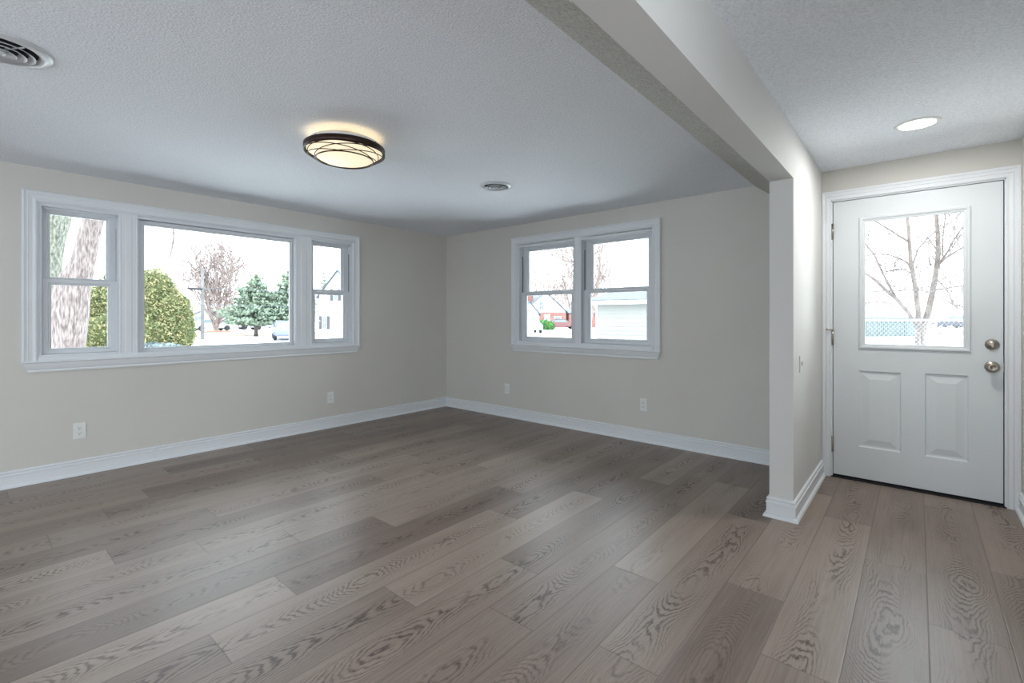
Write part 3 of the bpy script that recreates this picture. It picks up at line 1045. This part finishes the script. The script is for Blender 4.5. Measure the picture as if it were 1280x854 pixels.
DA = 24.0
L = []
for px, cz, rx, rz, dd in ((122, 1.1, 1.0, 1.62, 0.2), (150, 1.45, 1.2, 2.0, 0.6), (176, 1.5, 1.1, 2.05, 0.0), (196, 1.55, .95, 2.05, -0.3), (212, 1.0, .85, 1.66, -0.3), (223, .85, .68, 1.5, 0.0), (227, 0.3, .6, .95, -0.2), (140, 0.4, 1.3, 1.0, -0.4), (190, 0.4, 1.3, 1.1, -0.6)):
    c = G(px, DA + dd); c.z = cz
    L.append((c, rx, rz))
lobed_shrub('arborvitae', L, 24000, 0.125, X_['arbor'], 'big rounded olive green evergreen cluster outside the front window', 'evergreen', 4, X_['arborcore'], G(180, DA))
L = []
rnd = random.Random(8)
for px in (184, 193, 201, 210, 220):
    c = G(px, 21.0); c.z = -0.32 + rnd.uniform(-.05, .05)
    L.append((c, .36, .34))
lobed_shrub('low_shrub', L, 1500, 0.10, X_['shrub'], 'low grey-blue shrub at the foot of the olive evergreen cluster', 'shrub', 9, X_['shrub'], G(203, 21.0))


# spruces
def spruce(base, H, R, seed, label, n=62, group='blue-green spruces across the road'):
    rnd = random.Random(seed)
    base = Vector(base)
    o = empty('spruce_tree', tuple(base), label, 'tree', group)
    t = MB(); t.tube([base - Vector((0, 0, .1)), base + Vector((0, 0, H * .5)), base + Vector((0, 0, H * .97))], [H * .035, H * .024, .02], 8); t.build('trunk', X_['birch'], o)
    t = MB()
    br = MB()
    tiers = 13
    for i in range(tiers):
        f = i / (tiers - 1)
        z = H * (0.19 + 0.79 * f)
        rr = R * (1 - f) ** 0.72 * (0.86 + 0.28 * rnd.random()) * (0.86 if i == 0 else 1)
        nb = max(4, int(15 * (1 - f) + 4))
        for b_ in range(nb):
            az = 2 * PI * (b_ + rnd.random() * .7) / nb
            ln = rr * rnd.uniform(0.72, 1.12)
            d = Vector((math.cos(az), math.sin(az), 0))
            s0 = base + Vector((0, 0, z))
            tip = s0 + d * ln + Vector((0, 0, ln * 0.10 + rnd.uniform(-.1, .15)))
            br.tube([s0, s0.lerp(tip, .5) - Vector((0, 0, .06 * ln)), tip], [.03, .02, .008], 3, cap=False)
            m_ = int(n * (0.35 + ln / R) * 0.6)
            for _ in range(m_):
                g = rnd.random() ** 0.7
                p = s0.lerp(tip, g) + Vector((rnd.gauss(0, .05 + .11 * ln / R * 1.2), rnd.gauss(0, .05 + .11 * ln / R * 1.2), rnd.gauss(0.02, .07)))
                foliage(t, 1, lambda p=p, d=d: (p, (d * .7 + Vector((0, 0, .9))).normalized()), 0.27, rnd)
    t.build('needles', X_['spruce'], o)
    br.build('branches', X_['birch'], o)
    return o


spruce(G(320, 41), 5.25, 2.75, 11, 'blue-green spruce standing whole in the picture window with bare lower trunk')
spruce(G(361, 41.5), 5.6, 2.5, 12, 'blue-green spruce half hidden by the board between picture window and narrow window')
spruce(G(405, 82), 9.4, 1.9, 13, 'far spruce showing only its top behind the white gabled house', 26)
bare_tree(tuple(G(270, 52)), 12.0, 0.15, 21, 'tall bare many-stemmed tree with reddish twigs behind the utility pole', stems=7, kids=3, lean=0.30, rmin=0.026, depth=4)
t = MB(); c = G(272, 52)
t.lathe([(0, .22), (.8, .18), (1.6, .08), (2.1, -.02)], 20, Matrix.Translation(c)); tag(t.build('mulch_bed', X_['soil']), 'low reddish mulch bed around the many-stemmed bare tree', 'mulch bed')

# utility pole and cables
pb = G(253, 35)
o = empty('utility_pole', tuple(pb), 'thin pale utility pole beyond the evergreen cluster', 'pole')
t = MB(); t.tube([pb, pb + Vector((0, 0, 2.7)), pb + Vector((0, 0, 5.35))], [.13, .11, .09], 10); t.build('pole', X_['pole'], o)
t = MB(); t.box(pb.x - .06, pb.x + .06, pb.y - .5, pb.y + .5, 3.22, 3.32); t.build('crossarm', X_['pole'], o)
for z, lab in ((3.30, 'upper grey overhead cable passing the utility pole'), (2.06, 'lower grey overhead cable passing the utility pole')):
    t = MB()
    t.tube([(pb.x + .1, pb.y - 30 + k * 5, z - 0.002 * (k * 5 - 30) ** 2 * (-.12)) for k in range(14)], .022, 5)
    tag(t.build('overhead_cable', X_['wire']), lab, 'cable')
q = P(245, 362, 37)
t = MB(); t.tube([(pb.x + .1, pb.y - 1.0, 3.24), (pb.x + .1, pb.y - .85, 3.24), (pb.x + .1, pb.y - .15, 3.24), (pb.x + .1, pb.y - .05, 3.24)], [.03, .08, .08, .03], 8)
tag(t.build('splice_case', X_['dark']), 'dark splice case hanging on the upper overhead cable', 'cable box')


# vehicles
def car(base, heading, m, label, kind='sedan', group=None):
    o = empty('parked_car', tuple(base), label, 'car', group)
    Mx = Matrix.Translation(Vector(base)) @ Matrix.Rotation(heading, 4, 'Z')
    f = lambda x, y, z: Mx @ Vector((x, y, z))
    if kind == 'sedan':
        low = [(-2.2, .35), (-2.25, .62), (-2.1, .92), (-1.35, .98), (1.0, .95), (2.0, .80), (2.25, .62), (2.22, .32)]
        top = [(-1.45, .96), (-.95, 1.36), (.25, 1.40), (.95, .96)]
    else:
        low = [(-2.3, .4), (-2.32, .75), (-2.2, 1.08), (-1.6, 1.1), (1.1, 1.08), (2.1, .98), (2.3, .75), (2.28, .38)]
        top = [(-2.15, 1.08), (-1.95, 1.72), (.35, 1.75), (1.15, 1.08)]
    t = MB()
    for y0, y1, prof in ((-.88, .88, low),):
        a = t.verts([f(x, y0, z) for x, z in prof]); b = t.verts([f(x, y1, z) for x, z in prof])
        for k in range(len(prof)):
            k2 = (k + 1) % len(prof)
            t.face([a[k], a[k2], b[k2], b[k]])
        t.face(a); t.face(b)
    bmesh.ops.bevel(t.bm, geom=list(t.bm.edges), offset=.06, segments=2, affect='EDGES')
    n_ = len(top)
    a = t.verts([f(x, -.82 + (.16 if 0 < i < n_ - 1 else 0), z) for i, (x, z) in enumerate(top)]); b = t.verts([f(x, .82 - (.16 if 0 < i < n_ - 1 else 0), z) for i, (x, z) in enumerate(top)])
    t.face([a[1], a[2], b[2], b[1]])
    # pillars
    for s_ in (a, b):
        for i in range(n_ - 1):
            t.tube([s_[i].co, s_[i + 1].co], .045, 5)
    t.build('body', m, o)
    t = MB()
    a = t.verts([f(x * .985, -.80 + (.16 if 0 < i < n_ - 1 else 0), z - .02) for i, (x, z) in enumerate(top)]); b = t.verts([f(x * .985, .80 - (.16 if 0 < i < n_ - 1 else 0), z - .02) for i, (x, z) in enumerate(top)])
    for k in range(n_):
        k2 = (k + 1) % n_
        t.face([a[k], a[k2], b[k2], b[k]])
    t.face(a); t.face(b)
    t.build('car_windows', X_['pane'], o)
    for x in (-1.4, 1.42):
        for y in (-.80, .80):
            t = MB(); t.lathe([(0, -.1), (.2, -.11), (.33, -.1), (.34, 0), (.33, .1), (.2, .11), (0, .1)], 18, Mx @ Matrix.Translation((x, y, .34)) @ Matrix.Rotation(PI / 2, 4, 'X')); t.build('wheel', X_['dark'], o)
    return o


view = lambda a=0.0: YAW + a
car(G(264, 57), PI / 2 + .1, X_['car_white'], 'white parked car just right of the utility pole base')
car(G(289, 62), PI / 2 - .2, X_['car_white'], 'white parked car between the bare tree and the blue car')
car(G(300.5, 66), YAW + PI / 2, X_['car_blue'], 'small blue parked car left of the whole spruce trunk')
car(G(334, 62), PI / 2, X_['car_pale'], 'pale parked car seen under the whole spruce, right of its trunk')
car(G(352, 71), PI / 2, X_['car_dark'], 'dark parked car low behind the half hidden spruce')
car(G(358, 35), YAW + PI / 2 + .5, X_['car_lav'], 'nearest lavender grey parked car by the right edge of the picture window')


# houses
def house(name, origin, heading, w, dpt, eave, ridge, wallm, roofm, label, over=.3, base=GZ, gable_front=True):
    """local x runs along the front, y away from the viewer; origin is the front left corner"""
    o = empty(name, tuple(origin), label, 'house')
    Mx = Matrix.Translation(Vector((origin[0], origin[1], 0))) @ Matrix.Rotation(heading, 4, 'Z')
    f = lambda x, y, z: Mx @ Vector((x, y, z))
    t = MB()
    if gable_front:
        pr = [(0, base), (w, base), (w, eave), (w / 2, ridge), (0, eave)]
        a = t.verts([f(x, 0, z) for x, z in pr]); b = t.verts([f(x, dpt, z) for x, z in pr])
    else:
        pr = [(0, base), (dpt, base), (dpt, eave), (dpt / 2, ridge), (0, eave)]
        a = t.verts([f(0, x, z) for x, z in pr]); b = t.verts([f(w, x, z) for x, z in pr])
    for k in range(5):
        k2 = (k + 1) % 5
        t.face([a[k], a[k2], b[k2], b[k]])
    t.face(a); t.face(b)
    t.build('house_wall', wallm, o)
    t = MB()
    sl = (ridge - eave) / ((w if gable_front else dpt) / 2)
    T_ = .12
    half = (w if gable_front else dpt) / 2
    for s in (-1, 1):
        e_ = half + over
        pts = [(half, ridge + .02), (half + s * e_, ridge + .02 - sl * e_), (half + s * e_, ridge + .02 - sl * e_ + T_), (half, ridge + .02 + T_)]
        if gable_front:
            a = t.verts([f(x, -over, z) for x, z in pts]); b = t.verts([f(x, dpt + over, z) for x, z in pts])
        else:
            a = t.verts([f(-over, x, z) for x, z in pts]); b = t.verts([f(w + over, x, z) for x, z in pts])
        for k in range(4):
            k2 = (k + 1) % 4
            t.face([a[k], a[k2], b[k2], b[k]])
        t.face(a); t.face(b)
    t.build('roof', roofm, o)
    return o, f


def hwindow(o, f, x, z, w, h, shutters=False, y=0.0, frame='white'):
    t = MB(); t.box(x, x + w, y - .06, y + .02, z, z + h, f); fr = t.build('house_window', X_[frame], o)
    t = MB(); t.box(x + .09, x + w / 2 - .03, y - .08, y - .05, z + .09, z + h / 2 - .03, f); t.box(x + w / 2 + .03, x + w - .09, y - .08, y - .05, z + .09, z + h / 2 - .03, f)
    t.box(x + .09, x + w / 2 - .03, y - .08, y - .05, z + h / 2 + .03, z + h - .09, f); t.box(x + w / 2 + .03, x + w - .09, y - .08, y - .05, z + h / 2 + .03, z + h - .09, f)
    t.build('window_pane', X_['pane'], fr)
    if shutters:
        for a in (x - .42, x + w + .06):
            t = MB(); t.box(a, a + .36, y - .07, y, z - .02, z + h + .02, f); t.build('shutter', X_['shutter'], o)


# small white house behind the pole
o, f = house('white_house', G(236, 66), YAW + .1, 4.3, 7, 1.25, 2.1, X_['white'], X_['roof'], 'small white gabled house just left of the utility pole')
hwindow(o, f, .75, -.15, 1.0, 1.5, frame='white')
# white gabled house in the narrow right unit
o, f = house('gabled_house', G(399, 60), YAW - .15, 5.1, 9, 3.9, 7.0, X_['white'], X_['roof'], 'tall white house with front gable and dark shutters in the narrow right window')
hwindow(o, f, .42, -.33, .6, 1.6, True)
hwindow(o, f, 1.92, 3.25, .6, 1.4, True)
t = MB(); t.tube([f(-.1, -.1, 3.6), f(-.1, -.1, -.3), f(-.25, -.35, -.4)], .06, 6); t.build('downspout', X_['galv'], o)

# garage beyond the side window, lapped siding
GX, GY = -10.95, 18.6
EZ = 1.86
o = empty('garage', (GX, GY, GZ), 'long pale garage with lapped siding and low grey roof in the side window', 'garage')
t = MB()
n_ = 13
pr = []
for k in range(n_):
    z = GZ + (EZ - GZ) * k / n_
    z2 = GZ + (EZ - GZ) * (k + 1) / n_
    pr += [(-.024, z), (-.004, z2)]
pr += [(.15, EZ), (.15, GZ)]
a = t.verts([(GX, GY + y, z) for y, z in pr]); b = t.verts([(GX + 8, GY + y, z) for y, z in pr])
for k in range(len(pr)):
    k2 = (k + 1) % len(pr)
    t.face([a[k], a[k2], b[k2], b[k]])
t.face(a); t.face(b)
t.build('siding_wall', X_['creme'], o)
t = MB(); t.box(GX, GX + .15, GY + .15, GY + 6, GZ, EZ); 
v = t.verts([(GX, GY, EZ), (GX, GY + 6, EZ), (GX, GY + 3, EZ + .68), (GX + .15, GY, EZ), (GX + .15, GY + 6, EZ), (GX + .15, GY + 3, EZ + .68)])
for q_ in ((0, 1, 2), (3, 4, 5), (0, 1, 4, 3), (1, 2, 5, 4), (2, 0, 3, 5)):
    t.face([v[i] for i in q_])
t.box(GX, GX + 8, GY + 5.9, GY + 6, GZ, EZ); t.box(GX + 7.9, GX + 8, GY, GY + 6, GZ, EZ)
t.build('side_wall', X_['creme'], o)
t = MB()
for s in (0, 1):
    ya, yb = (GY - .35, GY + 3) if s == 0 else (GY + 6.35, GY + 3)
    za, zb = EZ - .03, EZ + .72
    v = t.verts([(x, y, z + k) for x in (GX - .25, GX + 8.25) for (y, z) in ((ya, za), (yb, zb)) for k in (0, .1)])
    for q_ in ((0, 1, 3, 2), (4, 6, 7, 5), (0, 4, 5, 1), (2, 3, 7, 6), (0, 2, 6, 4), (1, 5, 7, 3)):
        t.face([v[i] for i in q_])
t.build('roof', X_['roof'], o)
t = MB(); t.box(GX - .25, GX + 8.25, GY - .38, GY - .33, EZ - .14, EZ + .03); t.build('fascia', X_['white'], o)
t = MB(); t.box(GX - .02, GX + .09, GY - .045, GY, GZ, EZ); t.build('corner_board', X_['white'], o)

# brick house with white gable, and the low wing in front of it
o, f = house('brick_house', G(656, 72), YAW + .2, 6.5, 9, 2.1, 5.0, X_['white'], X_['roof'], 'red brick house with white gable and grey roof in the left side window')
t = MB(); t.box(2.3, 6.55, -.12, .0, GZ, 1.85, f); t.build('brick_front', X_['brick'], o)
hwindow(o, f, 2.2, 2.3, .7, 1.3)
t = MB(); t.box(3.0, 3.9, -.2, -.1, GZ, 1.6, f); t.build('house_door', X_['white'], o)
hwindow(o, f, 4.6, .1, 1.1, 1.2, y=-.12)
t = MB(); t.box(.6, 1.6, 1.2, 2.2, 1.5, 4.5, f); t.build('chimney', X_['brick'], o)
o, f = house('brick_wing', G(711, 74), YAW + .2, 6.0, 7, 1.75, 2.2, X_['brick'], X_['roof'], 'low brick wing with flat grey roof right of the white gable', gable_front=False)
hwindow(o, f, 1.6, .1, 1.1, 1.2)
o, f = house('porch_house', G(650, 64), YAW + .2, 2.6, 5, 1.7, 3.2, X_['white'], X_['roof'], 'small white grey-roofed house cut by the left edge of the side window')
hwindow(o, f, 1.6, .2, .5, 1.0)
t = MB(); t.box(0, 2.9, -.1, 0, GZ, .1, f); t.build('brick_base', X_['brick'], o)
L = []
for px in (674, 678.5, 683, 687):
    c = G(px, 60); c.z = -.05
    L.append((c, .62, .65 if px in (674, 687) else .85))
lobed_shrub('round_shrub', L, 1500, .22, X_['green'], 'bright green rounded shrub before the brick house', 'shrub', 31, X_['green'], G(680, 60))
car(G(702, 66), YAW + .1, X_['car_red'], 'dark red parked car in front of the brick wing')
car(G(663, 50), YAW + PI / 2 + .15, X_['car_pale'], 'pale blue-white parked car low in the left side window')

bare_tree(tuple(G(733, 45)), 13.5, .24, 41, 'big bare tree rising behind the left end of the garage', stems=2, kids=4, lean=.22)
bare_tree(tuple(G(717, 88)), 19.0, .2, 42, 'bare tree seen at the right of the left side window pane', stems=2, kids=4, lean=.2)
bare_tree(tuple(G(672, 100)), 16.5, .2, 43, 'slender bare tree behind the small porch house', stems=1, kids=4)
bare_tree(tuple(G(787, 52)), 6.4, .12, 44, 'small bare tree peeping over the garage roof', stems=3, kids=3, lean=.5)
bare_tree(tuple(G(690, 112)), 18.5, .2, 45, 'distant bare tree over the brick house roof', stems=2, kids=4)

# ---------------------------------------------------------------- seen through the door pane
D_ = 14.0
def T2(x, y, dd=0.0):
    return P(1060 + x / 4.27, 250 + y / 4.27, D_ + dd)
o = empty('yard_tree', tuple(G(1150, D_)), 'bare young tree with two main stems right outside the entry door pane', 'tree')
gb = G(1150, D_)
st = [
    ([(380, 1000), (374, 860), (372, 775), (372, 700), (375, 600), (362, 480), (345, 390), (335, 330), (328, 230), (318, 100), (310, -20), (300, -160), (285, -320)], .088, .028, 0),
    ([(385, 1000), (390, 860), (395, 775), (402, 680), (430, 590), (455, 470), (472, 370), (483, 280), (480, 190), (472, 95), (462, -20), (450, -160), (440, -320)], .105, .032, .25),
]
t = MB()
for pts, ra, rb, dd in st:
    k = len(pts)
    t.tube([T2(x, y, dd * i / k) for i, (x, y) in enumerate(pts)], [ra + (rb - ra) * i / (k - 1) for i in range(k)], 10)
t.tube([Vector((gb.x, gb.y, GZ - .05)), Vector((gb.x, gb.y, GZ + .25)), T2(383, 900), T2(384, 800)], [.26, .2, .17, .13], 12)
t.build('trunk', X_['birch'], o)
t = MB()
rnd = random.Random(77)
BR = [
    ([(368, 680), (320, 600), (260, 530), (200, 480), (150, 430), (105, 400), (40, 350), (-60, 300)], .036, -.5),
    ([(262, 532), (215, 450), (175, 370), (140, 290), (105, 250), (60, 180)], .024, -.9),
    ([(338, 360), (310, 330), (280, 315), (220, 292), (150, 290), (80, 300)], .020, .6),
    ([(326, 224), (270, 190), (215, 155), (165, 125), (100, 90)], .020, -.6),
    ([(342, 360), (370, 270), (410, 220), (460, 175), (500, 130)], .016, -.4),
    ([(474, 352), (520, 310), (570, 280), (612, 255), (700, 215)], .026, -.4),
    ([(490, 335), (530, 280), (560, 220), (605, 155), (650, 90)], .020, .6),
    ([(481, 160), (510, 140), (550, 120), (585, 90), (640, 20)], .016, .5),
    ([(505, 300), (505, 240), (510, 160), (520, 90), (530, 0)], .016, .8),
    ([(465, 480), (500, 475), (560, 465), (620, 460), (720, 450)], .020, -.7),
    ([(480, 487), (440, 490), (350, 480), (200, 485), (95, 495), (0, 510)], .012, -.5),
    ([(372, 480), (400, 465), (430, 462), (445, 470), (462, 462)], .012, -.3),
    ([(270, 565), (220, 552), (160, 545), (100, 548), (40, 560)], .010, .4),
    ([(470, 420), (500, 450), (540, 500), (560, 560), (600, 580)], .012, .5),
    ([(455, 520), (500, 520), (560, 560), (610, 570), (680, 600)], .012, -.5),
    ([(352, 400), (300, 370), (250, 372), (190, 385), (130, 420)], .012, .7),
    ([(475, 330), (450, 300), (430, 310), (440, 350)], .010, .3),
]
for pts, r, dd in BR:
    k = len(pts)
    Q = [T2(x, y, dd * i / (k - 1)) for i, (x, y) in enumerate(pts)]
    t.tube(Q, [max(.018, 1.5 * r * (1 - .45 * i / (k - 1))) for i in range(k)], 6)
    for _ in range(6):
        j = rnd.randrange(0, k - 1)
        s = Q[j].lerp(Q[j + 1], rnd.random())
        d = (Q[j + 1] - Q[j]).normalized()
        side = Vector((rnd.gauss(0, 1), rnd.gauss(0, 1), rnd.gauss(0, .8) + .3)).normalized()
        branches(t, s, (d * .5 + side * .6).normalized(), rnd.uniform(.5, 1.3), max(.010, r * .4), 1, rnd, .1, 4, 3, .5, .65, .0105, .10)
t.build('branches', X_['birch'], o)

# chain-link fence in front of the tree
o = empty('chain_link_fence', tuple(G(1150, 12)), 'low galvanised chain-link fence across the yard before the young tree', 'fence')
FA, FB = Vector((-3.2, 13.5, 0)), Vector((2.6, 17.6, 0))
fd = (FB - FA); fl = fd.length; fd.normalize()
top = 1.10
t = MB(); t.tube([FA + Vector((0, 0, top)), FB + Vector((0, 0, top))], .024, 8); t.build('top_rail', X_['galv'], o)
for k in range(4):
    p = FA + fd * fl * (k + .45) / 4
    t = MB(); t.tube([(p.x, p.y, GZ - .05), (p.x, p.y, top + .03)], .028, 8); t.build('fence_post', X_['galv'], o)
t = MB()
hgt = top - GZ - .05
step = .11
s = -hgt
while s < fl:
    for sg in (1, -1):
        a0, a1 = s, s + hgt
        z0, z1 = (GZ + .05, top) if sg > 0 else (top, GZ + .05)
        c0, c1 = max(0, a0), min(fl, a1)
        if c1 > c0:
            za = z0 + (z1 - z0) * (c0 - a0) / hgt; zb = z0 + (z1 - z0) * (c1 - a0) / hgt
            t.tube([FA + fd * c0 + Vector((0, 0, za)), FA + fd * c1 + Vector((0, 0, zb))], .0028, 3, cap=False)
    s += step
t.build('chain_link_mesh', X_['galv'], o)

# teal shed
sa = G(1082, 40)
o = empty('teal_shed', tuple(sa), 'long low pale teal shed with thin grey roof edge behind the young tree', 'shed')
Mx = Matrix.Translation(Vector((sa.x, sa.y, 0))) @ Matrix.Rotation(YAW + .12, 4, 'Z')
f = lambda x, y, z: Mx @ Vector((x, y, z))
t = MB()
W_ = 5.15
nr = 26
pr = []
for k in range(nr):
    x = W_ * k / nr
    pr += [(x, 0), (x + W_ / nr * .5, 0), (x + W_ / nr * .55, -.05), (x + W_ / nr * .95, -.05)]
pr += [(W_, 0), (W_, 2.5), (0, 2.5)]
a = t.verts([f(x - 1.2, y, GZ) for x, y in pr]); b = t.verts([f(x - 1.2, y, 1.0) for x, y in pr])
for k in range(len(pr)):
    k2 = (k + 1) % len(pr)
    t.face([a[k], a[k2], b[k2], b[k]])
t.face(a); t.face(b)
t.build('shed_wall', X_['teal'], o)
t = MB(); t.box(W_ - 1.2, W_ - 1.2 + 1.15, -.02, 2.5, GZ, 1.0, f); t.build('shed_end', X_['teal2'], o)
t = MB(); t.box(-1.3, W_ + .05, -.2, 2.7, 1.0, 1.14, f); t.build('roof', X_['roof'], o)

car(G(1197, 76), YAW + PI / 2, X_['car_blue'], 'blue parked vehicle far off at the right edge of the door pane', 'suv')
car(G(1188.5, 72), YAW + PI / 2 + .2, X_['car_dark'], 'dark parked car far off just left of the blue vehicle in the door pane')
c = G(1196, 44)
t = MB()
t.lathe([(0, .35), (.5, .28), (1.0, .1), (1.4, -.02)], 18, Matrix.Translation(c))
for v in t.bm.verts:
    v.co.z += .1 * mnoise.noise(v.co * 2)
tag(t.build('mulch_mound', X_['soil']), 'low brown mulch mound at the right edge of the door pane', 'mulch mound')
rnd = random.Random(3)
c = G(1182, 46)
t = MB()
for k in range(5):
    a_ = c + Vector((rnd.uniform(-.6, .6), rnd.uniform(-.3, .3), .08 + .06 * k))
    d_ = Vector((math.cos(YAW + rnd.uniform(-.4, .4)), math.sin(YAW + rnd.uniform(-.4, .4)), rnd.uniform(-.05, .1)))
    t.tube([a_ - d_ * .6, a_, a_ + d_ * .55], [.06, .07, .04], 6)
tag(t.build('brush_pile', X_['twig']), 'small pile of cut branches on the ground right of the teal shed', 'brush pile')
